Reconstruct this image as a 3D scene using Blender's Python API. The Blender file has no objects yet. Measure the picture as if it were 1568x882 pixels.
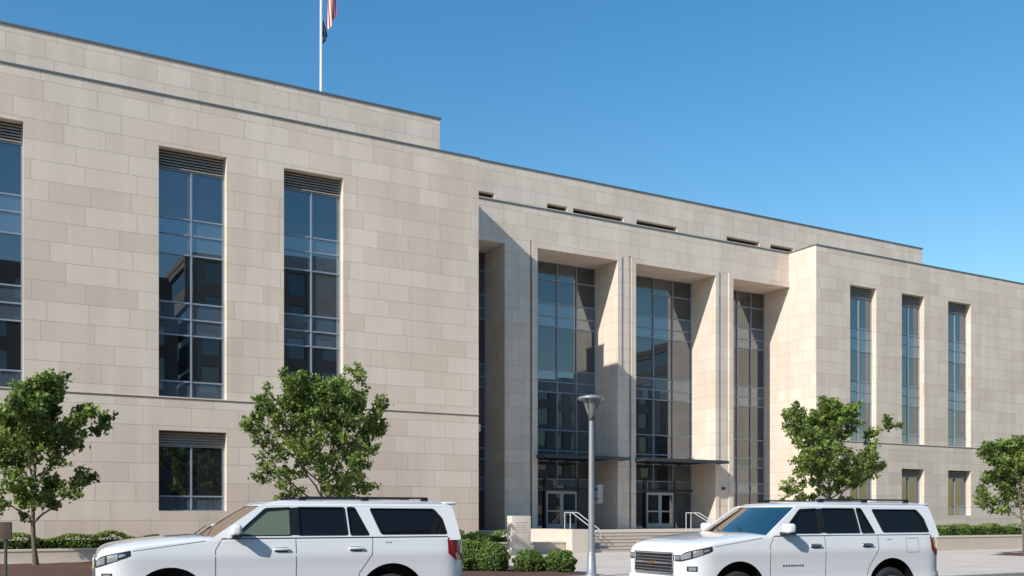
import bpy, bmesh, math, random
import numpy as np
from mathutils import Vector, Matrix, Euler

random.seed(7); rng = np.random.default_rng(7)
scn = bpy.context.scene
scn.view_settings.view_transform = 'Standard'
scn.view_settings.look = 'None'
scn.view_settings.exposure = 0

# ------------------------------------------------------------------ materials
def new_mat(name):
    m = bpy.data.materials.new(name); m.use_nodes = True
    nt = m.node_tree
    return m, nt, nt.nodes["Principled BSDF"]

def simple(name, col, rough=0.5, metal=0.0, coat=0.0, spec=0.5, noise=0.0, nscale=3.0, bump=0.0):
    m, nt, p = new_mat(name)
    p.inputs['Base Color'].default_value = (*col, 1)
    p.inputs['Roughness'].default_value = rough
    p.inputs['Metallic'].default_value = metal
    p.inputs['Coat Weight'].default_value = coat
    p.inputs['Coat Roughness'].default_value = 0.04
    p.inputs['Specular IOR Level'].default_value = spec
    if noise > 0 or bump > 0:
        tc = nt.nodes.new('ShaderNodeTexCoord')
        n = nt.nodes.new('ShaderNodeTexNoise'); n.inputs['Scale'].default_value = nscale
        n.inputs['Detail'].default_value = 3
        nt.links.new(tc.outputs['Object'], n.inputs['Vector'])
        mr = nt.nodes.new('ShaderNodeMapRange')
        mr.inputs['To Min'].default_value = 1 - noise; mr.inputs['To Max'].default_value = 1 + noise
        nt.links.new(n.outputs['Fac'], mr.inputs['Value'])
        mx = nt.nodes.new('ShaderNodeVectorMath'); mx.operation = 'SCALE'
        mx.inputs[0].default_value = col
        nt.links.new(mr.outputs['Result'], mx.inputs['Scale'])
        nt.links.new(mx.outputs['Vector'], p.inputs['Base Color'])
        if bump > 0:
            b = nt.nodes.new('ShaderNodeBump'); b.inputs['Strength'].default_value = bump
            b.inputs['Distance'].default_value = 0.05
            nt.links.new(n.outputs['Fac'], b.inputs['Height'])
            nt.links.new(b.outputs['Normal'], p.inputs['Normal'])
    return m

def stone_mat(name, c1, c2, bw=1.9, rh=0.76, mortar=0.010):
    m, nt, p = new_mat(name)
    N = nt.nodes.new; L = nt.links.new
    tc = N('ShaderNodeTexCoord'); sp = N('ShaderNodeSeparateXYZ'); L(tc.outputs['Object'], sp.inputs[0])
    add = N('ShaderNodeMath'); add.operation = 'ADD'; L(sp.outputs['X'], add.inputs[0]); L(sp.outputs['Y'], add.inputs[1])
    # shift rows irregularly
    rowf = N('ShaderNodeMath'); rowf.operation = 'DIVIDE'; L(sp.outputs['Z'], rowf.inputs[0]); rowf.inputs[1].default_value = rh
    fl = N('ShaderNodeMath'); fl.operation = 'FLOOR'; L(rowf.outputs[0], fl.inputs[0])
    wn = N('ShaderNodeTexWhiteNoise'); wn.noise_dimensions = '1D'; L(fl.outputs[0], wn.inputs['W'])
    ad2 = N('ShaderNodeMath'); ad2.operation = 'MULTIPLY_ADD'; L(wn.outputs['Value'], ad2.inputs[0]); ad2.inputs[1].default_value = 0.75
    L(add.outputs[0], ad2.inputs[2])
    cb = N('ShaderNodeCombineXYZ'); L(ad2.outputs[0], cb.inputs['X']); L(sp.outputs['Z'], cb.inputs['Y'])
    br = N('ShaderNodeTexBrick'); L(cb.outputs[0], br.inputs['Vector'])
    br.inputs['Color1'].default_value = (*c1, 1); br.inputs['Color2'].default_value = (*c2, 1)
    br.inputs['Mortar'].default_value = tuple(0.66*a for a in c1) + (1,)
    br.inputs['Scale'].default_value = 1.0; br.inputs['Mortar Size'].default_value = mortar
    br.inputs['Mortar Smooth'].default_value = 0.1
    br.inputs['Bias'].default_value = -0.25
    br.inputs['Brick Width'].default_value = bw; br.inputs['Row Height'].default_value = rh
    br.offset = 0.5; br.squash = 0.78; br.squash_frequency = 3
    n1 = N('ShaderNodeTexNoise'); n1.inputs['Scale'].default_value = 0.35; n1.inputs['Detail'].default_value = 2
    L(tc.outputs['Object'], n1.inputs['Vector'])
    n2 = N('ShaderNodeTexNoise'); n2.inputs['Scale'].default_value = 9; n2.inputs['Detail'].default_value = 4; n2.inputs['Roughness'].default_value = 0.7
    mp = N('ShaderNodeMapping'); mp.inputs['Scale'].default_value = (1, 1, 2.5); L(tc.outputs['Object'], mp.inputs[0]); L(mp.outputs[0], n2.inputs['Vector'])
    n3 = N('ShaderNodeTexNoise'); n3.inputs['Scale'].default_value = 1.0; n3.inputs['Detail'].default_value = 3
    mp3 = N('ShaderNodeMapping'); mp3.inputs['Scale'].default_value = (1.6, 1.6, 0.12); L(tc.outputs['Object'], mp3.inputs[0]); L(mp3.outputs[0], n3.inputs['Vector'])
    def mrange(src, a, b):
        r = N('ShaderNodeMapRange'); r.inputs['From Min'].default_value = 0.3; r.inputs['From Max'].default_value = 0.7
        r.inputs['To Min'].default_value = a; r.inputs['To Max'].default_value = b; L(src, r.inputs['Value']); return r.outputs[0]
    a = mrange(n1.outputs['Fac'], 0.95, 1.05); b = mrange(n2.outputs['Fac'], 0.93, 1.06); c = mrange(n3.outputs['Fac'], 0.93, 1.03)
    m1 = N('ShaderNodeMath'); m1.operation = 'MULTIPLY'; L(a, m1.inputs[0]); L(b, m1.inputs[1])
    m2 = N('ShaderNodeMath'); m2.operation = 'MULTIPLY'; L(m1.outputs[0], m2.inputs[0]); L(c, m2.inputs[1])
    sc = N('ShaderNodeVectorMath'); sc.operation = 'SCALE'; L(br.outputs['Color'], sc.inputs[0]); L(m2.outputs[0], sc.inputs['Scale'])
    L(sc.outputs[0], p.inputs['Base Color'])
    p.inputs['Roughness'].default_value = 0.9; p.inputs['Specular IOR Level'].default_value = 0.12
    bp = N('ShaderNodeBump'); bp.inputs['Strength'].default_value = 0.5; bp.inputs['Distance'].default_value = 0.01
    inv = N('ShaderNodeMath'); inv.operation = 'MULTIPLY'; L(br.outputs['Fac'], inv.inputs[0]); inv.inputs[1].default_value = -1.0
    L(inv.outputs[0], bp.inputs['Height']); L(bp.outputs[0], p.inputs['Normal'])
    return m

def glass_mat(name, dark, tint, fac, wav=0.003, ior=1.5):
    m, nt, p = new_mat(name)
    N = nt.nodes.new; L = nt.links.new
    p.inputs['Base Color'].default_value = (*dark, 1); p.inputs['Roughness'].default_value = 0.15; p.inputs['Specular IOR Level'].default_value = 0.0
    g = N('ShaderNodeBsdfGlossy'); g.inputs['Color'].default_value = (*tint, 1); g.inputs['Roughness'].default_value = 0.01
    if wav > 0:
        tc = N('ShaderNodeTexCoord'); n = N('ShaderNodeTexNoise'); n.inputs['Scale'].default_value = 0.8; n.inputs['Detail'].default_value = 1; L(tc.outputs['Object'], n.inputs['Vector'])
        b = N('ShaderNodeBump'); b.inputs['Strength'].default_value = wav; b.inputs['Distance'].default_value = 0.3
        L(n.outputs['Fac'], b.inputs['Height']); L(b.outputs[0], g.inputs['Normal'])
    fr = N('ShaderNodeFresnel'); fr.inputs['IOR'].default_value = ior
    ma = N('ShaderNodeMath'); ma.operation = 'ADD'; ma.use_clamp = True; L(fr.outputs[0], ma.inputs[0]); ma.inputs[1].default_value = fac
    mx = N('ShaderNodeMixShader'); L(ma.outputs[0], mx.inputs[0]); L(p.outputs[0], mx.inputs[1]); L(g.outputs[0], mx.inputs[2])
    L(mx.outputs[0], nt.nodes['Material Output'].inputs['Surface'])
    return m

def paving_mat(name, col, bw, rh, mort):
    m, nt, p = new_mat(name)
    N = nt.nodes.new; L = nt.links.new
    tc = N('ShaderNodeTexCoord')
    br = N('ShaderNodeTexBrick'); L(tc.outputs['Object'], br.inputs['Vector'])
    br.inputs['Color1'].default_value = (*col, 1); br.inputs['Color2'].default_value = tuple(0.93*c for c in col) + (1,)
    br.inputs['Mortar'].default_value = tuple(0.55*c for c in col) + (1,)
    br.inputs['Scale'].default_value = 1; br.inputs['Mortar Size'].default_value = mort
    br.inputs['Brick Width'].default_value = bw; br.inputs['Row Height'].default_value = rh; br.offset = 0
    n = N('ShaderNodeTexNoise'); n.inputs['Scale'].default_value = 0.6; n.inputs['Detail'].default_value = 5; L(tc.outputs['Object'], n.inputs['Vector'])
    r = N('ShaderNodeMapRange'); r.inputs['To Min'].default_value = 0.85; r.inputs['To Max'].default_value = 1.15; L(n.outputs['Fac'], r.inputs['Value'])
    sc = N('ShaderNodeVectorMath'); sc.operation = 'SCALE'; L(br.outputs['Color'], sc.inputs[0]); L(r.outputs[0], sc.inputs['Scale'])
    L(sc.outputs[0], p.inputs['Base Color']); p.inputs['Roughness'].default_value = 0.95; p.inputs['Specular IOR Level'].default_value = 0.08
    return m

def leaf_mat(name, c_dark, c_light):
    m, nt, p = new_mat(name)
    N = nt.nodes.new; L = nt.links.new
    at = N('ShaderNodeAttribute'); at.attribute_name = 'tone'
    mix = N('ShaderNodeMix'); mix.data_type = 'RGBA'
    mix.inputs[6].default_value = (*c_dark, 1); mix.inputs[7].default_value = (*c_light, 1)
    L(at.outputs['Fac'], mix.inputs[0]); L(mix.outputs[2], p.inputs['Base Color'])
    p.inputs['Roughness'].default_value = 0.55; p.inputs['Specular IOR Level'].default_value = 0.3
    tr = N('ShaderNodeBsdfTranslucent'); L(mix.outputs[2], tr.inputs['Color'])
    ms = N('ShaderNodeMixShader'); ms.inputs[0].default_value = 0.35
    L(p.outputs[0], ms.inputs[1]); L(tr.outputs[0], ms.inputs[2]); L(ms.outputs[0], nt.nodes['Material Output'].inputs['Surface'])
    return m

STONE = stone_mat('limestone', (0.77, 0.645, 0.53), (0.665, 0.535, 0.43))
STONE2 = stone_mat('limestone_smooth', (0.76, 0.645, 0.54), (0.69, 0.57, 0.465), bw=1.4, rh=0.76)
CAP = simple('coping_metal', (0.16, 0.17, 0.18), 0.5, 0.3)
CAPL = simple('coping_stone', (0.66, 0.57, 0.475), 0.8, noise=0.08, nscale=3)
JOINT = simple('joint_shadow', (0.13, 0.10, 0.085), 0.9)
ROOF = simple('roof_membrane', (0.35, 0.34, 0.32), 0.9)
G_VIS = glass_mat('glass_vision', (0.014, 0.017, 0.021), (0.54, 0.58, 0.62), 0.30)
G_SPAN = glass_mat('glass_spandrel', (0.08, 0.11, 0.145), (0.54, 0.59, 0.64), 0.34)
G_CURT = glass_mat('glass_curtain', (0.034, 0.042, 0.049), (0.52, 0.56, 0.60), 0.25)
G_BLIND = glass_mat('glass_blinds', (0.08, 0.085, 0.09), (0.52, 0.57, 0.62), 0.26)
MULL = simple('mullion_aluminium', (0.29, 0.34, 0.40), 0.45, 0.2)
LOUV = simple('louvre_metal', (0.36, 0.32, 0.28), 0.5, 0.0)
DARK = simple('dark_void', (0.03, 0.028, 0.025), 0.9)
ALU = simple('bright_aluminium', (0.55, 0.55, 0.54), 0.4, 0.2)
STEEL = simple('painted_steel', (0.30, 0.31, 0.33), 0.45, 0.4, noise=0.08, nscale=8)
DSTEEL = simple('dark_steel', (0.06, 0.065, 0.07), 0.5, 0.3)
CONC = paving_mat('concrete_paving', (0.64, 0.555, 0.47), 1.6, 1.6, 0.010)
CONCW = simple('concrete_wall', (0.56, 0.475, 0.395), 0.85, noise=0.12, nscale=2.5, bump=0.2)
ASPH = simple('asphalt', (0.05, 0.05, 0.052), 0.9, noise=0.3, nscale=12, bump=0.3)
KERB = simple('kerb_concrete', (0.33, 0.32, 0.30), 0.9, noise=0.15, nscale=4)
PAINT = simple('road_paint', (0.75, 0.74, 0.7), 0.7, noise=0.1)
MULCH = simple('mulch', (0.12, 0.055, 0.035), 0.95, noise=0.6, nscale=14, bump=1.0)
GRASS = simple('grass', (0.05, 0.09, 0.025), 0.95, noise=0.4, nscale=6, bump=0.8)
BARK = simple('bark', (0.14, 0.11, 0.08), 0.9, noise=0.3, nscale=15, bump=0.6)
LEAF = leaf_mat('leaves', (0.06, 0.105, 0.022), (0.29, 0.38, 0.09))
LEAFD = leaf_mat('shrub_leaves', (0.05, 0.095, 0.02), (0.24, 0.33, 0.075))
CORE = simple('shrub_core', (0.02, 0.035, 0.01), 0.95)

# ------------------------------------------------------------------ mesh builder
class MB:
    def __init__(s): s.v = []; s.f = []; s.m = []; s.mats = []; s.sm = []
    def mi(s, mat):
        if mat not in s.mats: s.mats.append(mat)
        return s.mats.index(mat)
    def face(s, pts, mat, smooth=False):
        b = len(s.v); s.v += [tuple(p) for p in pts]; s.f.append(list(range(b, b+len(pts)))); s.m.append(s.mi(mat)); s.sm.append(smooth)
    def mesh(s, verts, faces, mat, smooth=False):
        b = len(s.v); s.v += [tuple(p) for p in verts]
        for f in faces:
            s.f.append([b+i for i in f]); s.m.append(s.mi(mat)); s.sm.append(smooth)
    def box(s, x0, x1, y0, y1, z0, z1, mat):
        v = [(x0,y0,z0),(x1,y0,z0),(x1,y1,z0),(x0,y1,z0),(x0,y0,z1),(x1,y0,z1),(x1,y1,z1),(x0,y1,z1)]
        s.mesh(v, [(0,3,2,1),(4,5,6,7),(0,1,5,4),(1,2,6,5),(2,3,7,6),(3,0,4,7)], mat)
    def rbox(s, c, d, mat, bev=0.02, rot=None, seg=3):
        bm = bmesh.new(); bmesh.ops.create_cube(bm, size=1)
        bmesh.ops.scale(bm, vec=d, verts=bm.verts)
        bmesh.ops.bevel(bm, geom=bm.edges[:], offset=bev, segments=seg, affect='EDGES', profile=0.5)
        M = Matrix.Translation(c) @ (rot.to_matrix().to_4x4() if rot else Matrix.Identity(4))
        bm.transform(M); bm.verts.index_update()
        s.mesh([v.co[:] for v in bm.verts], [[v.index for v in f.verts] for f in bm.faces], mat, True); bm.free()
    def tube(s, p0, p1, r0, r1, mat, n=10, cap=True):
        p0 = Vector(p0); p1 = Vector(p1); d = (p1-p0).normalized()
        a = d.orthogonal().normalized(); b = d.cross(a)
        V = []
        for p, r in ((p0, r0), (p1, r1)):
            for i in range(n):
                t = 2*math.pi*i/n; V.append(p + a*(r*math.cos(t)) + b*(r*math.sin(t)))
        F = [(i, (i+1) % n, n+(i+1) % n, n+i) for i in range(n)]
        s.mesh(V, F, mat, True)
        if cap:
            s.face([V[i] for i in range(n)][::-1], mat); s.face([V[n+i] for i in range(n)], mat)
    def lathe(s, prof, c, mat, n=24, axis='Z'):
        V = []; F = []
        for r, z in prof:
            for i in range(n):
                t = 2*math.pi*i/n
                if axis == 'Z': V.append((c[0]+r*math.cos(t), c[1]+r*math.sin(t), c[2]+z))
                else: V.append((c[0]+r*math.cos(t), c[1]+z, c[2]+r*math.sin(t)))
        for k in range(len(prof)-1):
            for i in range(n):
                F.append((k*n+i, k*n+(i+1) % n, (k+1)*n+(i+1) % n, (k+1)*n+i))
        s.mesh(V, F, mat, True)
    def obj(s, name, parent=None, inv=True, sharp=None, weld=False):
        me = bpy.data.meshes.new(name); me.from_pydata(s.v, [], s.f)
        for m in s.mats: me.materials.append(m)
        me.polygons.foreach_set('material_index', s.m); me.polygons.foreach_set('use_smooth', s.sm); me.update()
        if weld:
            bm = bmesh.new(); bm.from_mesh(me); bmesh.ops.remove_doubles(bm, verts=bm.verts, dist=1e-5)
            bmesh.ops.recalc_face_normals(bm, faces=bm.faces); bm.to_mesh(me); bm.free()
        if sharp: me.set_sharp_from_angle(angle=math.radians(sharp))
        o = bpy.data.objects.new(name, me); scn.collection.objects.link(o)
        if parent:
            o.parent = parent
            if inv: o.matrix_parent_inverse = Matrix.LocRotScale(parent.location, parent.rotation_euler, None).inverted()
        return o

def empty(name, loc=(0,0,0), rz=0.0):
    e = bpy.data.objects.new(name, None); e.location = loc; e.rotation_euler = (0,0,rz); e.empty_display_size = 0.5
    scn.collection.objects.link(e); return e

def wall(mb, X0, X1, Z0, Z1, Y, ops, depth, mat, backfloor=True):
    """front (-Y facing) wall face with rectangular openings + reveals; ops=(x0,x1,z0,z1)"""
    xs = sorted({X0, X1, *[o[0] for o in ops], *[o[1] for o in ops]})
    zs = sorted({Z0, Z1, *[o[2] for o in ops], *[o[3] for o in ops]})
    for i in range(len(xs)-1):
        for k in range(len(zs)-1):
            cx = (xs[i]+xs[i+1])/2; cz = (zs[k]+zs[k+1])/2
            if any(o[0] < cx < o[1] and o[2] < cz < o[3] for o in ops): continue
            mb.face([(xs[i],Y,zs[k]),(xs[i+1],Y,zs[k]),(xs[i+1],Y,zs[k+1]),(xs[i],Y,zs[k+1])], mat)
    for a, b, c, d in ops:
        y2 = Y+depth
        mb.face([(a,Y,c),(a,Y,d),(a,y2,d),(a,y2,c)], mat)
        mb.face([(b,Y,c),(b,y2,c),(b,y2,d),(b,Y,d)], mat)
        mb.face([(a,Y,d),(b,Y,d),(b,y2,d),(a,y2,d)], mat)
        mb.face([(a,Y,c),(a,y2,c),(b,y2,c),(b,Y,c)], mat)

def window(gl, fr, x0, x1, z0, z1, Y, xm, zm, spans, louv=0.0, vis=G_VIS):
    """glazing at plane Y; xm inner vertical mullions, zm horizontals; spans = list of z-ranges of spandrel glass"""
    top = z1-louv
    xs = [x0]+xm+[x1]; zs = [z0]+[z for z in zm if z0 < z < top-0.1]+[top]
    for i in range(len(xs)-1):
        for k in range(len(zs)-1):
            cz = (zs[k]+zs[k+1])/2
            mat = G_SPAN if any(a < cz < b for a, b in spans) else (G_BLIND if random.random() < 0.16 else vis)
            q = [random.uniform(-0.002, 0.002) for _ in range(2)]
            yy = [Y+q[0]+q[1], Y-q[0]+q[1], Y-q[0]-q[1], Y+q[0]-q[1]]
            gl.face([(xs[i],yy[0],zs[k]),(xs[i+1],yy[1],zs[k]),(xs[i+1],yy[2],zs[k+1]),(xs[i],yy[3],zs[k+1])], mat)
    t = 0.03; ya, yb = Y-0.07, Y+0.02
    fr.box(x0+0.003, x0+0.06, ya, yb, z0+0.003, z1-0.003, MULL); fr.box(x1-0.06, x1-0.003, ya, yb, z0+0.003, z1-0.003, MULL)
    for x in xm: fr.box(x-t, x+t, ya-0.006, yb, z0+0.05, top, MULL)
    for z in zs:
        fr.box(x0+0.06, x1-0.06, ya+0.012, yb, max(z-t, z0+0.003), z+t, MULL)
    if louv:
        fr.box(x0+0.06, x1-0.06, Y-0.02, Y+0.02, top+t, z1-0.003, DARK)
        n = int(louv/0.11)
        for k in range(n):
            z = top+0.06+k*(louv-0.06)/n
            v = [(x0+0.06,Y-0.12,z),(x1-0.06,Y-0.12,z),(x1-0.06,Y-0.03,z+0.07),(x0+0.06,Y-0.03,z+0.07)]
            fr.face(v, LOUV); fr.face([(a,b,c-0.015) for a,b,c in v][::-1], LOUV)
            fr.face([(x0+0.06,Y-0.12,z-0.03),(x1-0.06,Y-0.12,z-0.03),(x1-0.06,Y-0.12,z),(x0+0.06,Y-0.12,z)], LOUV)

# ------------------------------------------------------------------ building
bld = empty('government_building', (21, 45, 0))
walls = MB(); gl = MB(); fr = MB(); trim = MB()
TOP = 18.6; LED = 6.45
ZM = [7.2, 9.1, 9.76, 10.43, 12.4, 13.22, 13.86]; SP = [(6.4, 7.2), (9.1, 10.43), (12.4, 13.86)]
# left wing
YL = 41.0
up = [(-13.2,-10.55), (-5.9,-3.27), (-0.82,1.83), (6.69,9.37), (11.78,14.42)]
ops = [(a, b, 6.52, 16.57) for a, b in up] + [(6.69, 9.37, 1.9, 5.15), (-13.2,-10.55,1.9,5.15)]
wall(walls, -30, 21.12, 0, TOP, YL, ops, 0.47, STONE)
for a, b in up: window(gl, fr, a, b, 6.52, 16.57, YL+0.44, [(a+b)/2], ZM, SP, 0.75)
for a, b in ((6.69, 9.37), (-13.2,-10.55)): window(gl, fr, a, b, 1.9, 5.15, YL+0.44, [(a+b)/2], [2.5], [(1.8, 2.5)], 0.6)
walls.face([(21.12,YL,0),(21.12,46,0),(21.12,46,TOP),(21.12,YL,TOP)], STONE)
walls.face([(-30,YL,0),(-30,YL,TOP),(-30,75,TOP),(-30,75,0)], STONE)
trim.box(-30, 21.12, YL+0.3, 75, TOP-0.35, TOP-0.3, ROOF)
trim.box(-30.04, 21.16, YL-0.04, YL+0.4, TOP, TOP+0.07, CAP)
trim.box(20.8, 21.155, YL+0.4, 48.6, TOP, TOP+0.07, CAP)
walls.box(20.8, 21.117, YL+0.35, 46, TOP-0.6, TOP-0.002, STONE)
trim.box(-30.02, 21.14, YL-0.03, YL+0.002, LED-0.01, LED+0.02, JOINT)
trim.box(-30.02, 21.14, YL-0.012, YL+0.002, LED+0.02, LED+0.056, CAPL)
# left upper storey
walls.box(-30, 19.85, 42.6, 70, TOP-0.3, 20.80, STONE2)
trim.box(-30.05, 19.9, 42.55, 70.05, 20.80, 20.87, CAP)
# entry block
YE = 46.0; YG = 48.3; TZ = 0.95; RT = 16.42
rec = [(20.0, 25.28), (27.3, 32.67), (33.97, 39.99), (41.41, 46.16)]
wall(walls, 19.9, 46.2, TZ, TOP, YE, [(a, b, TZ+0.0, RT) for a, b in rec], YG-YE, STONE2)
trim.box(21.12, 46.17, YE-0.04, YE+0.5, TOP, TOP+0.07, CAP)
trim.box(21.12, 46.17, YE+0.3, 49, TOP-0.35, TOP-0.3, ROOF)
for a, b in rec[1:3]:
    trim.box(a-0.34, a-0.002, YE-0.07, YE+0.01, TZ, RT+0.32, STONE2)
    trim.box(a-0.002, b+0.28, YE-0.067, YE+0.01, RT+0.002, RT+0.32, STONE2)
    trim.box(b+0.003, b+0.28, YE-0.064, YE+0.01, TZ, RT+0.0, STONE2)
    trim.box(a-0.42, a-0.34, YE-0.004, YE+0.01, TZ, RT+0.4, JOINT)
trim.box(rec[3][0]-0.34, rec[3][0]-0.002, YE-0.07, YE+0.01, TZ, RT+0.32, STONE2)
trim.box(rec[3][0]-0.002, 46.17, YE-0.067, YE+0.01, RT+0.002, RT+0.32, STONE2)
ZC = [3.2, 3.85, 4.9, 5.5, 6.7, 8.9, 9.5, 10.2, 12.7, 13.3, 14.05, 15.4]
SPC = [(3.2, 3.85), (8.9, 10.2), (12.7, 14.05)]
for a, b in rec:
    n = 4; xm = [a+(b-a)*k/n for k in range(1, n)]
    window(gl, fr, a, b, TZ, RT, YG-0.03, xm, ZC, SPC, 0.0, vis=G_CURT)
# doors + canopies
for (a, b), (d0, d1) in zip(rec[1:3], ((29.2, 31.3), (36.4, 38.5))):
    yy = YG-0.16
    for x0, x1 in ((d0, (d0+d1)/2-0.01), ((d0+d1)/2+0.01, d1)):
        for q in (x0, x1-0.1): fr.box(q, q+0.1, yy, yy+0.05, TZ+0.02, 3.15, ALU)
        for z0, z1 in ((TZ+0.02, 1.25), (3.0, 3.15), (1.95, 2.03)): fr.box(x0+0.1, x1-0.1, yy+0.003, yy+0.047, z0, z1, ALU)
        gl.face([(x0+0.1,yy+0.03,1.25),(x1-0.1,yy+0.03,1.25),(x1-0.1,yy+0.03,3.0),(x0+0.1,yy+0.03,3.0)], G_VIS)
    for x in (a+0.1, d0-0.12, d1+0.02): fr.box(x, x+0.1, YG-0.2, YG-0.11, TZ, 3.9, DSTEEL)
    fr.box(a+0.01, b-0.01, YG-0.22, YG-0.1, 3.2, 3.34, DSTEEL)
    # canopy: steel frame, thin glass
    ca, cb, cy = a-0.1, b+0.15, 44.9
    trim.box(ca, cb, cy, cy+0.1, 4.86, 5.02, DSTEEL)
    for k in range(6):
        x = ca+0.02+(cb-ca-0.12)*k/5
        trim.box(x, x+0.08, cy+0.1, YG-0.1 if a < x < b-0.1 else YE-0.08, 4.87, 4.99, DSTEEL)
    gl.box(ca+0.02, cb-0.02, cy+0.02, YE-0.075, 5.03, 5.05, G_SPAN)
    gl.box(a+0.02, b-0.02, YE-0.07, YG-0.1, 5.03, 5.05, G_SPAN)
# upper storey over the entry with slot louvres
YU = 48.7; UT = 21.74
slots = [(22.6,26.1), (29.6,31.0), (31.4,35.07), (36.06,39.23), (43.34,46.19), (47.19,49.3)]
wall(walls, 19.9, 62.49, TOP-0.32, UT, YU, [(a, b, 19.72, 20.02) for a, b in slots], 0.5, STONE2)
for a, b in slots: trim.box(a, b, YU+0.35, YU+0.45, 19.72, 20.02, DARK)
walls.face([(62.49,YU,TOP-0.3),(62.49,70,TOP-0.3),(62.49,70,UT),(62.49,YU,UT)], STONE2)
walls.face([(19.9,YU,TOP-0.3),(19.9,YU,UT),(19.9,70,UT),(19.9,70,TOP-0.3)], STONE2)
trim.box(19.85, 62.55, YU-0.05, 70, UT, UT+0.07, CAP)
# right wing
YR = 43.7
upr = [(49.19,51.61), (54.06,56.3), (58.76,61.2)]
ops = [(a, b, 6.52, 16.5) for a, b in upr]+[(a, b, 1.75, 4.85) for a, b in upr]
wall(walls, 46.18, 110, 0, TOP, YR, ops, 0.47, STONE)
for a, b in upr:
    window(gl, fr, a, b, 6.52, 16.5, YR+0.44, [(a+b)/2], ZM, SP, 0.7)
    window(gl, fr, a, b, 1.75, 4.85, YR+0.44, [(a+b)/2], [2.4], [(1.7, 2.4)], 0.5)
walls.face([(46.18,YR,0),(46.18,YR,TOP),(46.18,YE,TOP),(46.18,YE,0)], STONE2)
walls.box(46.184, 46.6, YR+0.35, 48.69, TOP-0.7, TOP-0.002, STONE2)
walls.face([(110,YR,0),(110,75,0),(110,75,TOP),(110,YR,TOP)], STONE)
trim.box(46.14, 110.04, YR-0.04, YR+0.4, TOP, TOP+0.07, CAP)
trim.box(46.145, 46.6, YR+0.4, 48.69, TOP, TOP+0.07, CAP)
trim.box(46.2, 110, YR+0.3, 75, TOP-0.35, TOP-0.3, ROOF)
trim.box(46.19, 110.02, YR-0.03, YR+0.002, LED-0.01, LED+0.02, JOINT)
walls.face([(-30,75,0),(-30,75,TOP),(110,75,TOP),(110,75,0)], STONE)
# wall-mounted fittings
trim.rbox((21.22, 41.3, 5.9), (0.18, 0.3, 0.35), CAPL, 0.03)
trim.tube((21.13, 41.3, 6.0), (21.35, 41.3, 6.0), 0.03, 0.03, ALU)
trim.rbox((40.6, 45.9, 3.4), (0.16, 0.2, 0.16), DSTEEL, 0.03)
walls.obj('walls', bld); gl.obj('glazing', bld); fr.obj('window_frames', bld); trim.obj('trim', bld)

# flag pole
fp = empty('flagpole', (16.37, 50, 20.8))
m = MB(); WHT = simple('white_pole_paint', (0.75, 0.75, 0.75), 0.35)
m.tube((16.37,50,18.2), (16.37,50,33), 0.10, 0.06, WHT, 14)
m.lathe([(0,0.28),(0.08,0.25),(0.13,0.13),(0.1,0.03),(0.05,-0.02)], (16.37,50,33), simple('gold_ball',(0.6,0.45,0.15),0.3,1.0), 14)
m.obj('pole', fp)
def flag(zt, hoist, drop, wx, cols, x0):
    NH, NS = 26, 30; V = []
    for i in range(NH+1):
        h = i/NH
        for j in range(NS+1):
            s = j/NS
            x = x0 + wx*math.sin(math.pi/2*min(1, s*1.5))*(0.35+0.65*h) + 0.05*math.sin(9*h+5*s)*s
            y = 50 + 0.10*math.sin(8*h+2*s)*min(1, s*3)
            z = zt-(1-h)*hoist*(1-0.55*s)-drop*s**1.1
            V.append((x, y, z))
    mb = MB()
    for i in range(NH):
        for j in range(NS):
            a = i*(NS+1)+j
            mb.face([V[a], V[a+1], V[a+NS+2], V[a+NS+1]], cols(i/NH, j/NS), True)
    return mb
RED = simple('flag_red', (0.60, 0.03, 0.04), 0.8); FW = simple('flag_white', (0.75, 0.72, 0.7), 0.8); NAVY = simple('flag_navy', (0.015, 0.025, 0.05), 0.8)
flag(32.4, 1.9, 4.0, 0.66, lambda h, s: NAVY if (h > 0.46 and s < 0.3) else (RED if int(h*13) % 2 == 0 else FW), 16.5).obj('national_flag', fp, weld=True)
flag(28.1, 0.9, 0.9, 0.2, lambda h, s: NAVY, 16.45).obj('navy_flag', fp, weld=True)

# ------------------------------------------------------------------ ground
def sheet(name, x0, x1, y0, y1, z, mat):
    m = MB(); m.face([(x0,y0,z),(x1,y0,z),(x1,y1,z),(x0,y1,z)], mat); return m.obj(name)
sheet('ground', -1500, 1500, -1500, 1500, -0.03, GRASS)
sheet('road', -400, 400, -13, 16.5, 0.0, ASPH)
m = MB(); m.box(-400, 400, 16.65, 120, -0.02, 0.12, CONC); m.obj('plaza_pavement')
m = MB(); m.box(-400, 400, 16.5, 16.65, -0.02, 0.125, KERB); m.obj('kerb')
m = MB(); m.box(-400, 400, -60, -13.15, -0.02, 0.12, CONC); m.obj('pavement')
m = MB(); m.box(-400, 400, -13.15, -13.0, -0.02, 0.125, KERB); m.obj('kerb')
m = MB()
for k in range(-40, 60): m.face([(k*9,1.5,0.004),(k*9+3,1.5,0.004),(k*9+3,1.62,0.004),(k*9,1.62,0.004)], PAINT)
m.face([(-400,8.6,0.004),(400,8.6,0.004),(400,8.72,0.004),(-400,8.72,0.004)], PAINT)
m.obj('lane_markings')

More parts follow.
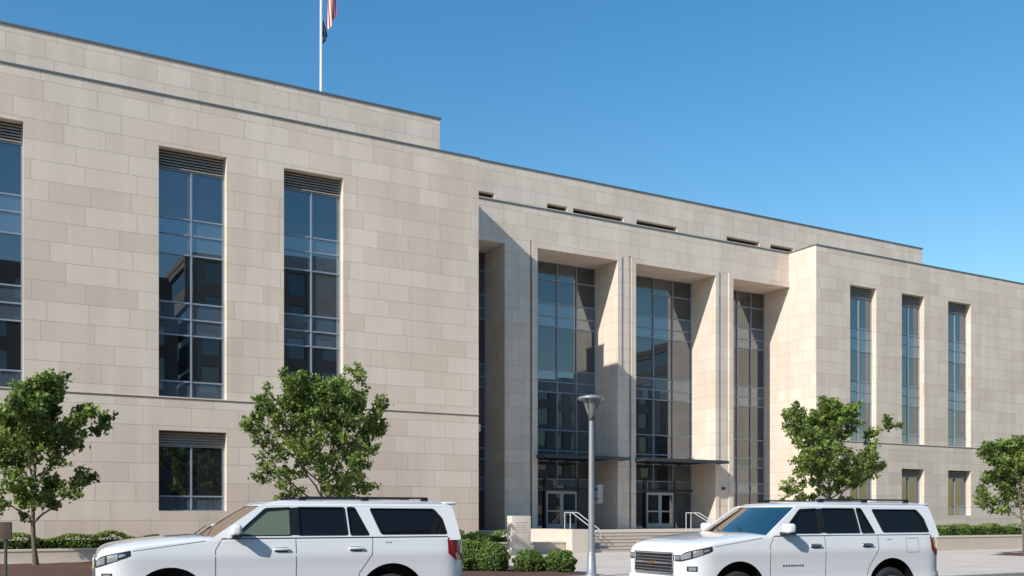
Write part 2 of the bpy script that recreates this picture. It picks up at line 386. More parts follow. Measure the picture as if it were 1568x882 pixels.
def bed(name, x0, x1, y0, y1):
    NX, NY = int((x1-x0)*2)+2, int((y1-y0)*2)+2; V = []; F = []
    for i in range(NX):
        for j in range(NY):
            e = min(i, j, NX-1-i, NY-1-j)
            V.append((x0+(x1-x0)*i/(NX-1), y0+(y1-y0)*j/(NY-1), 0.125+(0 if e == 0 else random.uniform(0.03, 0.10))))
    for i in range(NX-1):
        for j in range(NY-1): F.append((i*NY+j, (i+1)*NY+j, (i+1)*NY+j+1, i*NY+j+1))
    m = MB(); m.mesh(V, F, MULCH, True); m.obj(name)
bed('mulch_bed', -14, 9, 25.0, 34.6)
bed('mulch_bed', 9.5, 14.8, 21.4, 26.8)
bed('mulch_bed', 32, 48, 30.5, 33.5)
bed('mulch_bed', 36.1, 39.0, 22.8, 25.0)

# raised planter along left wing
m = MB(); m.box(-30, 22.15, 35.0, 35.35, 0.1, 0.55, CONCW); m.box(21.8, 22.15, 35.35, 41, 0.1, 0.55, CONCW)
m.box(-30.02, 22.17, 34.97, 35.38, 0.55, 0.61, CAPL); m.obj('planter_wall')
m = MB(); m.box(-30, 21.8, 35.36, 40.99, 0.1, 0.45, MULCH); m.obj('planter_soil')
# terrace and steps
st = empty('entrance_steps', (30, 36, 0.12)); m = MB()
for k in range(6):
    m.box(23.3, 41.0, 34.7+k*0.37, 36.92, 0.12+k*0.138, 0.12+(k+1)*0.138, CONCW)
    m.box(23.31, 40.99, 34.67+k*0.37, 34.7+k*0.37+0.34, 0.12+(k+1)*0.138+0.002, 0.12+(k+1)*0.138+0.014, CAPL)
m.obj('treads', st)
m = MB(); m.box(22.2, 23.3, 34.5, 38.2, 0.1, 1.12, CAPL); m.box(41.0, 42.1, 34.5, 38.2, 0.1, 1.12, CAPL); m.obj('cheek_walls', st)
m = MB()
for X in (23.6, 30.6, 37.5):
    for dx in (0, 0.3):
        x = X+dx
        m.tube((x,34.9,1.08),(x,36.7,1.85),0.022,0.022,ALU,8); m.tube((x,36.7,1.85),(x,37.3,1.85),0.022,0.022,ALU,8)
        m.tube((x,34.9,0.2),(x,34.9,1.08),0.022,0.022,ALU,8); m.tube((x,37.3,0.9),(x,37.3,1.85),0.022,0.022,ALU,8)
m.obj('handrails', st)
m = MB(); m.box(23.3, 46.16, 36.93, 48.5, 0.1, TZ, CONC); m.box(22.2, 23.297, 38.2, 48.5, 0.1, TZ-0.003, CONC)
m.box(42.1, 46.16, 36.6, 36.93, 0.1, 1.1, CONCW); m.obj('terrace')
m = MB(); m.box(38, 75, 29.0, 29.35, 0.1, 0.72, CONCW); m.box(37.97, 75, 28.97, 29.38, 0.72, 0.79, CAPL); m.obj('low_wall')
m = MB(); m.box(38, 75, 29.36, 43.69, 0.1, 0.5, GRASS); m.obj('lawn')
# stone marker
mk = empty('stone_marker', (19.45, 34.2, 0.12)); m = MB(); mx_ = 19.45
m.rbox((mx_,34.2,0.22),(1.1,0.62,0.22),CAPL,0.02); m.rbox((mx_,34.2,1.0),(0.88,0.42,1.4),CAPL,0.015)
for k in range(5): m.box(mx_-.28,mx_+.28-(k%3)*.06,33.983,33.987,1.42-k*0.1,1.435-k*0.1,LOUV)
m.obj('marker_stone', mk)

# ------------------------------------------------------------------ vegetation
def leaf_mesh(name, P, size, mat, parent, tone=None, flat=0.0):
    n = len(P)
    a = rng.normal(size=(n,3)); a /= np.linalg.norm(a, axis=1)[:,None]
    b = rng.normal(size=(n,3)); b -= (a*b).sum(1)[:,None]*a; b /= np.linalg.norm(b, axis=1)[:,None]
    s = (size*rng.uniform(0.6,1.3,n))[:,None]
    V = np.empty((n,4,3)); V[:,0] = P-a*s*0.5; V[:,1] = P+b*s*0.34-a*s*0.05; V[:,2] = P+a*s*0.5; V[:,3] = P-b*s*0.34-a*s*0.05
    me = bpy.data.meshes.new(name); me.vertices.add(n*4); me.vertices.foreach_set('co', V.ravel())
    me.loops.add(n*4); me.loops.foreach_set('vertex_index', np.arange(n*4)); me.polygons.add(n)
    me.polygons.foreach_set('loop_start', np.arange(n)*4); me.polygons.foreach_set('loop_total', np.full(n,4)); me.update()
    if tone is None: tone = rng.random(n)
    t = np.clip(tone+rng.normal(0,0.15,n),0,1)
    at = me.attributes.new('tone','FLOAT','POINT'); at.data.foreach_set('value', np.repeat(t,4).astype(np.float32))
    me.materials.append(mat)
    o = bpy.data.objects.new(name, me); scn.collection.objects.link(o)
    if parent:
        o.parent = parent; o.matrix_parent_inverse = Matrix.Translation(parent.location).inverted()
    return o

def tree(loc, H, cw, cb, seed, leafsize=0.14, limbs=20, per=46):
    r = random.Random(seed); e = empty('street_tree', loc); L = Vector(loc)
    mb = MB(); lean = Vector((r.uniform(-.03,.03), r.uniform(-.03,.03), 0))
    tr = 0.022*H/1.6
    def tp(z): return L+Vector((lean.x*z+0.05*math.sin(z*1.3+seed), lean.y*z+0.05*math.cos(z*1.7+seed), z))
    zz = np.linspace(0, H*0.93, 12)
    for i in range(11):
        f0, f1 = 1-zz[i]/H, 1-zz[i+1]/H
        mb.tube(tp(zz[i]), tp(zz[i+1]), tr*(f0*0.9+0.08)*(1.35 if i == 0 else 1), tr*(f1*0.9+0.08), BARK, 9, False)
    def env(z):
        t = (z-cb)/(H-cb)
        if t <= 0: return 0.6*cw/2
        return cw/2*max(0.14, math.sin(math.pi*min(1,t*0.74+0.26)**0.95))**0.9
    pts = []; tones = []
    def cluster(c, rad, n, tn):
        for _ in range(n):
            d = Vector((r.gauss(0,1), r.gauss(0,1), r.gauss(0,0.8)))*rad*0.55
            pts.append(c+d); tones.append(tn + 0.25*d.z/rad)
    for k in range(limbs):
        f = (k+0.5)/limbs; z0 = cb*0.82+(H*0.84-cb*0.82)*f**0.95
        az = k*2.399+r.uniform(-.4,.4); elev = math.radians(r.uniform(20,48)+26*f)
        Lr = env(min(H*0.97, z0+0.6))*r.uniform(0.62,1.30)
        ln = max(0.5, Lr/math.cos(elev)*0.92); ln = min(ln, (H-z0)/max(0.2, math.sin(elev))*0.98)
        p0 = tp(z0); p = p0; prev = p0; N = 5; rr = tr*0.42*(1-0.6*f)
        d = Vector((math.cos(az)*math.cos(elev), math.sin(az)*math.cos(elev), math.sin(elev)))
        for j in range(N):
            d2 = (d+Vector((r.uniform(-.18,.18), r.uniform(-.18,.18), r.uniform(-.1,.16)))).normalized()
            p = prev+d2*ln/N
            mb.tube(prev, p, rr*(1-j/N)+0.006, rr*(1-(j+1)/N)+0.005, BARK, 5, False)
            for q in range(3 if j >= 1 else 1):
                sd = (d2*0.7+Vector((r.gauss(0,1), r.gauss(0,1), r.gauss(0.3,0.6))).normalized()).normalized()
                sl = r.uniform(0.25,0.75)*cw/4.4*(1.15-0.12*j)
                tip = p+sd*sl
                mb.tube(p, tip, 0.010, 0.004, BARK, 4, False)
                tn = r.uniform(0.1,0.9)
                cluster(tip, 0.18, int(per*r.uniform(0.4,1.1)), tn)
                cluster(p+sd*sl*0.5, 0.17, int(per*0.4), tn*0.7)
                cluster(tip+sd*0.16, 0.09, int(per*.18), tn)
            prev = p
        cluster(p, 0.18, int(per*.8), r.uniform(0.4,1))
        cluster(p+d*0.24, 0.10, int(per*.3), r.uniform(0.5,1))
    mb.obj('trunk_and_limbs', e)
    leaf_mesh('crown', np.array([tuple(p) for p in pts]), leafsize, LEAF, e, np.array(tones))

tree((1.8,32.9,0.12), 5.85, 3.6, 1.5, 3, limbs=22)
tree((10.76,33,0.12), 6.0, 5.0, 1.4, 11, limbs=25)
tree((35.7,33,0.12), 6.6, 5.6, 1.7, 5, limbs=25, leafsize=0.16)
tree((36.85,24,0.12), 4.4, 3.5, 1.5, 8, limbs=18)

def shrub(loc, rx, h, n=2600, name='round_shrub'):
    e = empty(name, loc); u = rng.normal(size=(n,3)); u /= np.linalg.norm(u,axis=1)[:,None]
    lump = 1+0.10*np.sin(u[:,0]*7+loc[0]*3)*np.sin(u[:,1]*6+loc[1])+0.07*np.sin(u[:,2]*9)
    rad = (1-np.abs(rng.normal(0,0.10,n)))*lump
    P = np.array(loc)+np.array([0,0,h*0.48])+u*rad[:,None]*np.array([rx,rx,h*0.52]); P[:,2] = np.maximum(P[:,2], loc[2]+0.02)
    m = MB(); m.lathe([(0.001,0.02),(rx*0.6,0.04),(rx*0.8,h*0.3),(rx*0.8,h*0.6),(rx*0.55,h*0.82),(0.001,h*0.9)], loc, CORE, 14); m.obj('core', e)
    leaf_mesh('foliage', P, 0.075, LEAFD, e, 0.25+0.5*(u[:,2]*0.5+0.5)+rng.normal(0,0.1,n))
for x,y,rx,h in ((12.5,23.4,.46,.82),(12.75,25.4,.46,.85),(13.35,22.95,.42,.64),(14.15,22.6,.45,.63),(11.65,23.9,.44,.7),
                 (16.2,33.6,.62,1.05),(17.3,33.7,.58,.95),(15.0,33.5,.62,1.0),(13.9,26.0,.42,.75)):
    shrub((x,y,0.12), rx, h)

def hedge(x0, x1, y0, y1, z0, h, n, name='hedge'):
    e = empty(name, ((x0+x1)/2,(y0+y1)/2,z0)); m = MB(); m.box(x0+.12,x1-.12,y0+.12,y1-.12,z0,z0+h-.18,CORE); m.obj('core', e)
    x = rng.uniform(x0,x1,n); hh = h*(1+0.14*np.sin(x*1.9)+0.12*np.sin(x*4.3+1))
    k = rng.random(n); y = np.where(k<0.55, y0+np.abs(rng.normal(0,.08,n))+0.07*np.sin(x*3.1), rng.uniform(y0,y1,n))
    z = np.where(k<0.55, z0+rng.random(n)*hh, z0+hh-np.abs(rng.normal(0,.06,n)))
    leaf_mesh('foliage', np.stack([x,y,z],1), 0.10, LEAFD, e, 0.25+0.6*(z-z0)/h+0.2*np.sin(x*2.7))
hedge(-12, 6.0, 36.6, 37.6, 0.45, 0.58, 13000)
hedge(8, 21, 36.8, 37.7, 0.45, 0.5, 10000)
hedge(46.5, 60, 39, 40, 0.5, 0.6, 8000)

# ------------------------------------------------------------------ street lamp
lp = empty('street_lamp', (13.97,20.8,0.12)); m = MB(); X, Y = 13.97, 20.8
m.lathe([(0.001,0),(0.2,0),(0.2,0.04),(0.13,0.08),(0.1,0.6),(0.085,0.65)], (X,Y,0.12), STEEL, 20)
m.tube((X,Y,0.7),(X,Y,4.15),0.082,0.065,STEEL,18)
m.obj('pole', lp)
m = MB()
m.lathe([(0.07,0),(0.085,0.02),(0.085,0.12),(0.06,0.16)], (X,Y,4.13), DSTEEL, 20)
m.lathe([(0.075,0.14),(0.12,0.22),(0.22,0.55),(0.23,0.57)], (X,Y,4.12), simple('lamp_lens',(0.22,0.23,0.25),0.15,0.2,spec=0.9), 24)
m.lathe([(0.22,0.56),(0.34,0.55),(0.355,0.59),(0.32,0.62),(0.1,0.67),(0.001,0.68)], (X,Y,4.12), STEEL, 28)
for a in range(4):
    t = a*math.pi/2+.5; m.tube((X+.08*math.cos(t),Y+.08*math.sin(t),4.27),(X+.27*math.cos(t),Y+.27*math.sin(t),4.7),.014,.014,DSTEEL,6)
m.obj('lantern', lp)
m = MB(); m.rbox((X+.24,Y+.02,2.25),(.24,.05,.48),STEEL,.015); m.box(X+.02,X+.2,Y-.01,Y+.03,2.35,2.39,DSTEEL); m.box(X+.02,X+.2,Y-.01,Y+.03,2.1,2.14,DSTEEL); m.obj('sign_plate', lp)
# info sign
s = empty('information_sign', (0.75,24.8,0.12)); m = MB(); BR = simple('brown_sign',(0.10,0.07,0.05),0.6)
m.tube((0.75,24.8,0.12),(0.75,24.8,1.2),0.035,0.035,DSTEEL,10); m.rbox((0.75,24.78,1.35),(0.26,0.06,0.4),BR,0.02); m.obj('post_and_panel', s)

# ------------------------------------------------------------------ SUV
CP = simple('car_paint_white', (0.78,0.785,0.79), 0.28, 0.0, coat=1.0)
BLK = simple('black_trim', (0.012,0.012,0.013), 0.4); TYRE = simple('tyre_rubber', (0.02,0.02,0.02), 0.85)
CHR = simple('chrome', (0.75,0.75,0.76), 0.12, 1.0); RIM = simple('alloy_rim', (0.45,0.46,0.47), 0.3, 0.9)
CGL = glass_mat('car_glass_dark', (0.008,0.009,0.010), (0.62,0.60,0.58), 0.015, 0.0, 1.40)
CGF = glass_mat('car_glass_front', (0.15,0.18,0.12), (0.62,0.62,0.58), 0.03, 0.0, 1.45)
CWS = glass_mat('car_windscreen', (0.12,0.122,0.115), (0.75,0.64,0.54), 0.0, 0.0, 1.38)
TL = simple('tail_lamp', (0.28,0.01,0.012), 0.15, coat=1.0); HL = simple('head_lamp', (0.42,0.44,0.46), 0.12, 0.5, coat=1.0)
HLD = simple('head_lamp_dark', (0.03,0.03,0.035), 0.15, coat=1.0)
SEAM = simple('panel_gap', (0.10,0.10,0.105), 0.8)
GOLD = simple('badge_gold',(.35,.27,.10),.35,.8)
KX = [0,.02,.05,.10,.2,.5,1.0,1.35,1.55,4.9,5.15,5.27]
KT = [1.13,1.185,1.225,1.26,1.295,1.345,1.395,1.42,1.385,1.385,1.37,1.33]
KS = [1.08,1.11,1.135,1.155,1.18,1.235,1.295,1.335,1.355,1.365,1.35,1.30]
KB = [.40,.37,.35,.33,.32,.34,.38,.40,.40,.42,.46,.50]
zt_ = lambda x: float(np.interp(x,KX,KT)); zs_ = lambda x: float(np.interp(x,KX,KS)); zb_ = lambda x: float(np.interp(x,KX,KB))
def w_(x):
    w = 1.0
    if x < .55: w -= .25*((.55-x)/.55)**3.0
    if x > 4.9: w -= .13*((x-4.9)/.37)**2.6
    return w
def s_(z):
    zz = [.32,.45,.62,.70,.95,1.12,1.17,1.26,1.37]; ss = [.93,.975,.995,.982,.988,1.0,.990,.976,.955]
    return float(np.interp(z,zz,ss))
def W_(x,z): return w_(x)*s_(z)
def smooth_x():
    return list(np.concatenate([[0,.008,.02,.04,.07,.11,.16,.22,.3,.4,.5],np.linspace(.6,4.8,40),[4.9,4.98,5.05,5.11,5.16,5.2,5.23,5.255,5.27]]))
def suv(loc, rz, variant=0):
    e = empty('parked_suv', loc, rz)
    xs = smooth_x(); NZ = 16; NTp = 9; V = []; ring = None
    for x in xs:
        zb, zs, zt = zb_(x), zs_(x), zt_(x); half = [(W_(x,zb)*0.5, zb)]
        for k in range(NZ+1):
            z = zb+(zs-zb)*k/NZ; half.append((W_(x,z), z))
        Ws = W_(x,zs)
        for k in range(1,NTp):
            a = math.pi/2*k/NTp; half.append((Ws*math.cos(a)**0.42, zs+(zt-zs)*math.sin(a)**1.1))
        loop = half + [(0,zt)] + [(-y,z) for y,z in half[::-1]]
        ring = len(loop); V += [(x,y,z) for y,z in loop]
    F = []
    for i in range(len(xs)-1):
        for k in range(ring):
            F.append((i*ring+k,(i+1)*ring+k,(i+1)*ring+(k+1)%ring,i*ring+(k+1)%ring))
    F.append(tuple(range(ring))); F.append(tuple(range((len(xs)-1)*ring,len(xs)*ring))[::-1])
    m = MB(); m.mesh(V,F,CP,True); m.mi(BLK); body = m.obj('body', e, inv=False)
    bm = bmesh.new(); bm.from_mesh(body.data); bmesh.ops.recalc_face_normals(bm, faces=bm.faces); bm.to_mesh(body.data); bm.free()
    FW_, RW_ = .93, 4.10
    for wx in (FW_,RW_):
        for sy in (-1,1):
            c = MB(); c.mi(BLK)
            c.tube((wx,sy*.62,.44),(wx,sy*1.2,.44),.53,.53,BLK,40); co = c.obj('cutter', None, weld=True)
            md = body.modifiers.new('b','BOOLEAN'); md.operation='DIFFERENCE'; md.object = co; md.solver='EXACT'
            try: md.material_mode = 'TRANSFER'
            except Exception: pass
            co.parent = e
            dg = bpy.context.evaluated_depsgraph_get(); dg.update()
            nm = bpy.data.meshes.new_from_object(body.evaluated_get(dg)); body.modifiers.clear(); body.data = nm
            bpy.data.objects.remove(co)
    body.data.set_sharp_from_angle(angle=math.radians(32))
    def layers(mb, Z, xf, xr, hy, bowf, bowr, mat, capmat, cap=True, pw=2.0):
        n = 14; V = []; R = 0
        for z in Z:
            h = hy(z); L = []
            for i in range(n+1):
                t = -1+2*i/n; L.append((xf(z)+bowf*abs(t)**pw, t*h, z))
            for i in range(n+1):
                t = 1-2*i/n; L.append((xr(z)-bowr*abs(t)**pw, t*h, z))
            R = len(L); V += L
        F = [(i*R+k, i*R+(k+1)%R, (i+1)*R+(k+1)%R, (i+1)*R+k) for i in range(len(Z)-1) for k in range(R)]
        mb.mesh(V,F,mat,True)
        if cap: mb.face(V[-R:],capmat,True)
    yp = lambda z: .947-(z-1.36)*.29
    XF = lambda z: float(np.interp(z,[1.30,1.36,1.85],[1.24,1.36,2.12])); XR = lambda z: float(np.interp(z,[1.30,1.55,1.85],[5.22,5.17,5.08]))
    m = MB(); layers(m,[1.30,1.40,1.5,1.6,1.7,1.85],XF,XR,lambda z: yp(z)-.03,.16,.10,CWS,CWS)
    m.obj('windscreen_and_rear_glass', e, inv=False, sharp=40)
    ZR = [1.825,1.85,1.885,1.908,1.925,1.935]
    XF2 = lambda z: float(np.interp(z,ZR,[2.07,2.11,2.21,2.36,2.65,3.1])); XR2 = lambda z: float(np.interp(z,[1.825,1.87,1.90,1.92,1.935],[5.12,5.11,5.06,4.85,4.5]))
    HY2 = lambda z: float(np.interp(z,ZR,[.822,.812,.775,.72,.62,.42]))
    m = MB(); layers(m,[1.825,1.84,1.85,1.865,1.885,1.897,1.908,1.918,1.925,1.931,1.935],XF2,XR2,HY2,.17,.12,CP,CP)
    m.rbox((5.14,0,1.88),(.22,1.38,.045),CP,.02)
    m.obj('roof', e, inv=False, sharp=50)
    wins = [
        [(1.80,1.395),(1.98,1.56),(2.24,1.785),(2.60,1.805),(2.60,1.395)],
        [(2.70,1.395),(2.70,1.807),(3.40,1.807),(3.43,1.395)],
        [(3.47,1.395),(3.44,1.807),(3.56,1.805),(3.76,1.395)],
        [(3.95,1.40),(3.79,1.795),(4.80,1.79),(4.93,1.64),(4.99,1.40)],
    ]
    outer = [(1.42,1.31),(1.50,1.375),(2.20,1.85),(2.32,1.865),(5.04,1.865),(5.12,1.83),(5.18,1.55),(5.22,1.31)]
    def rounded(poly, r):
        out = []; n = len(poly)
        for i in range(n):
            p = Vector(poly[i]); a = Vector(poly[i-1]); b = Vector(poly[(i+1)%n])
            da = (a-p); db = (b-p); ra = min(r, da.length*.4); rb = min(r, db.length*.4)
            s1 = p+da.normalized()*ra; s2 = p+db.normalized()*rb
            for t in (0,.25,.5,.75,1): out.append(tuple(s1*(1-t)**2+p*2*t*(1-t)+s2*t*t))
        return out
    def plate(polys, y_out, thick, mat, name):
        cu = bpy.data.curves.new(name,'CURVE'); cu.dimensions='2D'; cu.fill_mode='BOTH'; cu.extrude=thick/2
        for pl in polys:
            sp = cu.splines.new('POLY'); sp.points.add(len(pl)-1)
            for i,(a,b) in enumerate(pl): sp.points[i].co=(a,b,0,1)
            sp.use_cyclic_u=True
        o = bpy.data.objects.new(name,cu); scn.collection.objects.link(o)
        dg = bpy.context.evaluated_depsgraph_get(); dg.update()
        me = bpy.data.meshes.new_from_object(o.evaluated_get(dg)); bpy.data.objects.remove(o)
        for sy in (-1,1):
            mm = me.copy()
            for v in mm.vertices:
                x,z,t = v.co; v.co = (x, sy*(yp(z)+y_out+t), z)
            mm.materials.clear(); mm.materials.append(mat)
            bm = bmesh.new(); bm.from_mesh(mm); bmesh.ops.recalc_face_normals(bm,faces=bm.faces); bm.to_mesh(mm); bm.free()
            ob = bpy.data.objects.new(name,mm); scn.collection.objects.link(ob); ob.parent = e
    R = [rounded(w,.035) for w in wins]
    plate([rounded(outer,.05)]+R, -.008, .03, CP, 'pillars')
    def inset(poly, d):
        c = Vector((sum(p[0] for p in poly)/len(poly), sum(p[1] for p in poly)/len(poly)))
        return [tuple(Vector(p)+(c-Vector(p)).normalized()*d) for p in poly]
    for w,r in zip(wins,R): plate([rounded(inset(w,-.012),.04), rounded(inset(w,.022),.03)], -.002, .024, BLK, 'window_seal')
    plate([[(2.605,1.40),(2.605,1.80),(2.695,1.805),(2.695,1.40)]], .004, .012, BLK, 'b_pillar')
    for i,w in enumerate(wins): plate([inset(w,-.015)], -.018, .006, CGF if i==0 and variant==0 else CGL, 'side_glass')
    m = MB()
    def strip(pts, wd, mat, off=.0015):
        for sy in (-1,1):
            for (a,b),(c,d) in zip(pts[:-1],pts[1:]):
                dd = Vector((c-a,d-b)).normalized(); nx,nz = -dd.y*wd/2, dd.x*wd/2
                q = [(a-nx,b-nz),(c-nx,d-nz),(c+nx,d+nz),(a+nx,b+nz)]
                m.face([(x, sy*(W_(x,z)+off), z) for x,z in (q if sy<0 else q[::-1])], mat)
    ln = lambda a,b,n: [(a[0]+(b[0]-a[0])*i/n, a[1]+(b[1]-a[1])*i/n) for i in range(n+1)]
    strip(ln((1.53,.48),(1.53,1.20),14)+ln((1.54,1.22),(1.62,1.352),4),.011,SEAM)
    strip(ln((2.655,.48),(2.655,1.358),16),.011,SEAM)
    strip(ln((3.50,.55),(3.60,.85),6)+ln((3.62,.87),(3.78,1.10),5)+ln((3.785,1.12),(3.80,1.358),6),.011,SEAM)
    strip(ln((1.53,.48),(3.48,.48),20),.010,SEAM)
    strip(ln((1.62,1.358),(5.0,1.362),30),.016,CHR,.003)
    strip(ln((.45,1.20),(1.40,1.33),14),.007,SEAM,.003)
    if variant==1: strip(ln((4.42,1.30),(4.70,1.30),4)+ln((4.70,1.29),(4.70,1.07),4)+ln((4.69,1.06),(4.43,1.06),4)+ln((4.42,1.07),(4.42,1.29),4),.006,SEAM)
    strip(ln((1.50,.62),(3.50,.62),20),.06,CP,.012)
    def patch(x0,x1,zlo,zhi,mat,off=.006,n=12,pw=1.0):
        for sy in (-1,1):
            X = [x0+(x1-x0)*(i/n)**pw for i in range(n+1)]
            for i in range(n):
                for k in range(3):
                    za0,za1 = zlo(X[i])+(zhi(X[i])-zlo(X[i]))*k/3, zlo(X[i])+(zhi(X[i])-zlo(X[i]))*(k+1)/3
                    zb0,zb1 = zlo(X[i+1])+(zhi(X[i+1])-zlo(X[i+1]))*k/3, zlo(X[i+1])+(zhi(X[i+1])-zlo(X[i+1]))*(k+1)/3
                    q = [(X[i],za0),(X[i+1],zb0),(X[i+1],zb1),(X[i],za1)]
                    m.face([(x, sy*(W_(x,z)+off), z) for x,z in (q if sy<0 else q[::-1])], mat, True)
    top = lambda x: zs_(x)-.012
    patch(0,.42,lambda x: .97+.16*x/.4,top,HLD,.006,14,1.6)
    patch(.0,.26,lambda x: 1.0+.12*x/.4,lambda x: top(x)-.018,HL,.009,12,1.6)
    patch(.10,.125,lambda x: 1.0+.12*x/.4,lambda x: top(x)-.018,HLD,.012,2)
    patch(.275,.36,lambda x: 1.06+.12*x/.4-.03,lambda x: top(x)-.03,HL,.010,3)
    patch(.06,.19,lambda x: .82,lambda x: .90,HLD,.006,6)
    patch(.08,.17,lambda x: .835,lambda x: .885,HL,.009,4)
    patch(4.99,5.265,lambda x: 1.0 if x>5.12 else 1.0+(5.12-x)*.8,lambda x: min(1.345,zs_(x)-.005),TL,.008,10)
    m.obj('trim_lines_and_lamps', e, inv=False)
    m = MB()
    m.box(-.012,.05,-.56,.56,.76,1.105,BLK)
    for z in (1.09,.93,.775): m.rbox((-.018,0,z),(.04,1.14,.040),CHR,.012)
    for y in (-.56,.56): m.rbox((-.016,y,.933),(.038,.03,.33),CHR,.01)
    for k in range(11):
        for z in (.855,1.01): m.box(-.0135,0,-.5+k*.1,-.494+k*.1,z-.055,z+.055,DSTEEL)
    for z in (.82,.87,.98,1.03): m.box(-.0145,0,-.54,.54,z,z+.007,STEEL)
    m.rbox((-.04,0,.93),(.02,.18,.055),GOLD,.01)
    for sy in (-1,1):
        y0,y1 = sorted((sy*.59,sy*.745)); m.box(-.008,.02,y0,y1,.975,1.075,HLD); m.box(-.012,.02,y0+.015,y1-.01,1.0,1.065,HL)
        m.box(-.008,.02,y0,y1,.50,.62,BLK)
    m.rbox((.06,0,.66),(.18,1.60,.16),CP,.05); m.box(-.012,.04,-.5,.5,.44,.56,BLK)
    m.rbox((-.02,0,.50),(.03,.5,.13),ALU,.005)
    m.obj('grille_and_bumper', e, inv=False)
    m = MB(); m.rbox((5.24,0,.62),(.16,1.75,.22),CP,.05); m.box(5.262,5.274,-.3,.3,.85,1.0,BLK); m.box(5.19,5.262,-.55,.55,1.31,1.335,CHR); m.obj('rear_bumper', e, inv=False)
    m = MB()
    for sy in (-1,1):
        m.rbox((1.80,sy*1.10,1.48),(.15,.24,.16),CP,.05,Euler((0,0,sy*.12)),4); m.rbox((1.815,sy*1.09,1.415),(.13,.22,.07),BLK,.025,Euler((0,0,sy*.12)))
        m.rbox((1.80,sy*.99,1.395),(.10,.14,.05),BLK,.015)
        for x in (2.44,3.54): 
            m.rbox((x,sy*(W_(x,1.19)+.024),1.20),(.22,.035,.038),CHR if variant==1 else CP,.014); m.rbox((x,sy*(W_(x,1.19)-.002),1.19),(.19,.02,.075),SEAM,.009)
        m.tube((2.75,sy*.70,1.955),(4.75,sy*.70,1.955),.014,.014,BLK,8)
        for x in (2.8,3.75,4.7): m.rbox((x,sy*.70,1.93),(.12,.035,.05),BLK,.01)
    if variant==1:
        for k in range(8): m.box(1.78+k*.055,1.81+k*.055,-(W_(1.9,.86)+.006),-(W_(1.9,.86)-.01),.87,.895,DSTEEL)
    for k in range(5): m.box(4.0+k*.02,4.012+k*.02,-(W_(4,1.29)+.004),-(W_(4,1.29)-.01),1.27,1.29,STEEL)
    m.rbox((1.36,0,1.39),(.12,1.5,.03),BLK,.01)
    for y0 in (-.55,.1): m.tube((1.36,y0,1.41),(1.58,y0+.5,1.53),.008,.006,BLK,6)
    m.rbox((4.6,0,1.955),(.16,.045,.045),CP if variant else BLK,.018)
    m.obj('mirrors_handles_rails', e, inv=False)
    for k,(wx,sy) in enumerate(((FW_,-1),(FW_,1),(RW_,-1),(RW_,1))):
        m = MB(); yo = sy*.98; q = -sy
        m.lathe([(.27,0.02*q),(.31,0),(.37,.005*q),(.40,.035*q),(.405,.12*q),(.40,.21*q),(.36,.25*q),(.27,.25*q)],(wx,yo,.405),TYRE,40,'Y')
        m.lathe([(.27,.02*q),(.255,.025*q),(.25,.12*q),(.07,.13*q),(.0,.13*q)],(wx,yo,.405),DSTEEL,40,'Y')
        for j in range(6):
            a = j*math.pi/3+.2
            for da in (-.13,.13):
                m.tube((wx+.05*math.cos(a),yo+.045*q,.405+.05*math.sin(a)),(wx+.255*math.cos(a+da),yo+.03*q,.405+.255*math.sin(a+da)),.022,.018,RIM,6)
        m.lathe([(.255,.012*q),(.27,.0),(.275,.02*q)],(wx,yo,.405),RIM,40,'Y'); m.lathe([(.0,.01*q),(.055,.015*q),(.06,.05*q)],(wx,yo,.405),RIM,20,'Y')
        m.obj('wheel', e, inv=False)
    return e
A = -math.radians(5.2)
def place(x, y): # near-front corner -> local origin (y=-1 side)
    return (x - math.sin(A)*1.0, y + math.cos(A)*1.0, 0)
suv(place(1.50,14.03), A, 0)
suv(place(9.62,11.63), A, 1)

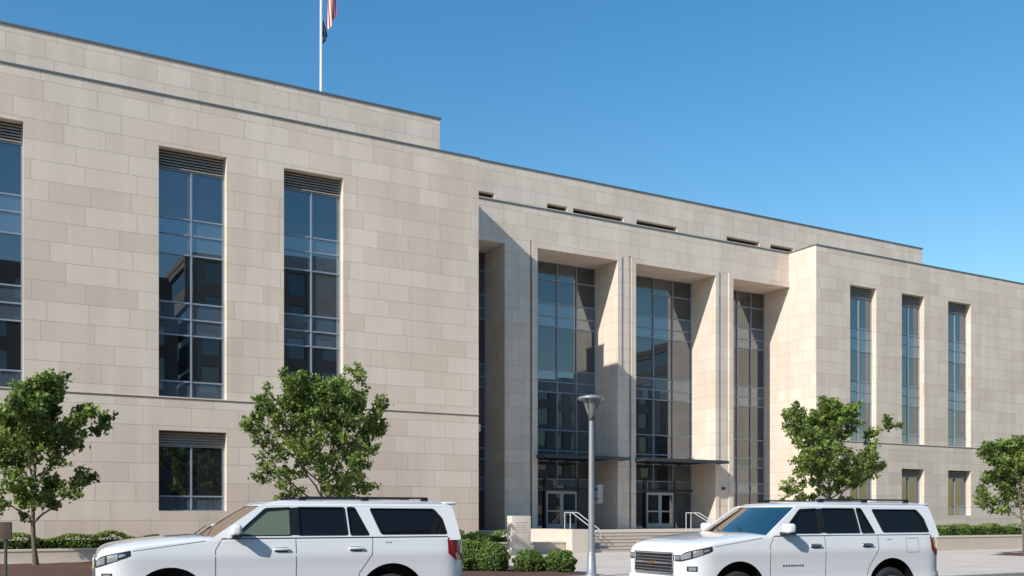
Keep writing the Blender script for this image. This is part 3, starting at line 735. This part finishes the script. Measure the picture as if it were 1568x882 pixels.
# ------------------------------------------------------------------ buildings across the street (seen in window reflections)
BK = simple('dark_brick', (0.10,0.085,0.075), 0.9, noise=0.2, nscale=1.0); BK2 = simple('tan_brick', (0.22,0.19,0.16), 0.9, noise=0.2, nscale=1.0)
def block(x0, x1, y0, y1, h, mat):
    e = empty('office_building', ((x0+x1)/2,(y0+y1)/2,0)); m = MB(); m.box(x0,x1,y0,y1,0.12,h-.8,G_VIS); m.box(x0-.4,x1+.4,y0-.4,y1+.4,h-.8,h,mat)
    nf = int(h/3.7)
    for k in range(nf+1):
        z = .12+k*(h-.92)/nf; m.box(x0-.3,x1+.3,y0-.3,y1+.3,max(z-.7,.12),min(z+.7,h-.81),mat)
    nb = int((x1-x0)/3.2)
    for k in range(nb+1):
        x = x0+(x1-x0)*k/nb; m.box(x-.7,x+.7,y1+.005,y1+.38,.12,h-.81,mat)
    m.obj('facade', e)
block(-22, 20, -60, -33, 29, BK); block(23, 48, -62, -34, 33, BK2); block(70, 100, -60, -34, 24, BK2); block(104, 128, -60, -34, 31, BK)

# ------------------------------------------------------------------ light, sky, camera
d = Vector((2.7,1.0,-1.909)).normalized()
sun = bpy.data.lights.new('sun','SUN'); sun.energy = 5.0; sun.angle = math.radians(0.53); sun.color = (1.0,0.955,0.88)
so = bpy.data.objects.new('sun', sun); so.rotation_euler = d.to_track_quat('-Z','Y').to_euler(); so.location = (-40,-20,40); scn.collection.objects.link(so)
w = bpy.data.worlds.new('World'); scn.world = w; w.use_nodes = True; nt = w.node_tree
sky = nt.nodes.new('ShaderNodeTexSky'); sky.sky_type = 'NISHITA'; sky.sun_disc = False
sky.sun_elevation = math.asin(-d.z); sky.sun_rotation = math.atan2(-d.x,-d.y) % (2*math.pi)
sky.altitude = 0; sky.air_density = 1.4; sky.dust_density = 0.2; sky.ozone_density = 3.0
hs = nt.nodes.new('ShaderNodeHueSaturation'); hs.inputs['Saturation'].default_value = 1.36; hs.inputs['Hue'].default_value = 0.498
nt.links.new(sky.outputs[0], hs.inputs['Color'])
nt.links.new(hs.outputs[0], nt.nodes['Background'].inputs[0]); nt.nodes['Background'].inputs[1].default_value = 0.15

cam = bpy.data.cameras.new('camera'); co = bpy.data.objects.new('camera', cam); scn.collection.objects.link(co)
cam.sensor_width = 36; cam.lens = 34.21; cam.shift_y = 0.2232; cam.clip_end = 4000; cam.clip_start = 0.1
co.location = (0,0,1.67); co.rotation_euler = (math.radians(90),0,math.radians(-29.22)); scn.camera = co
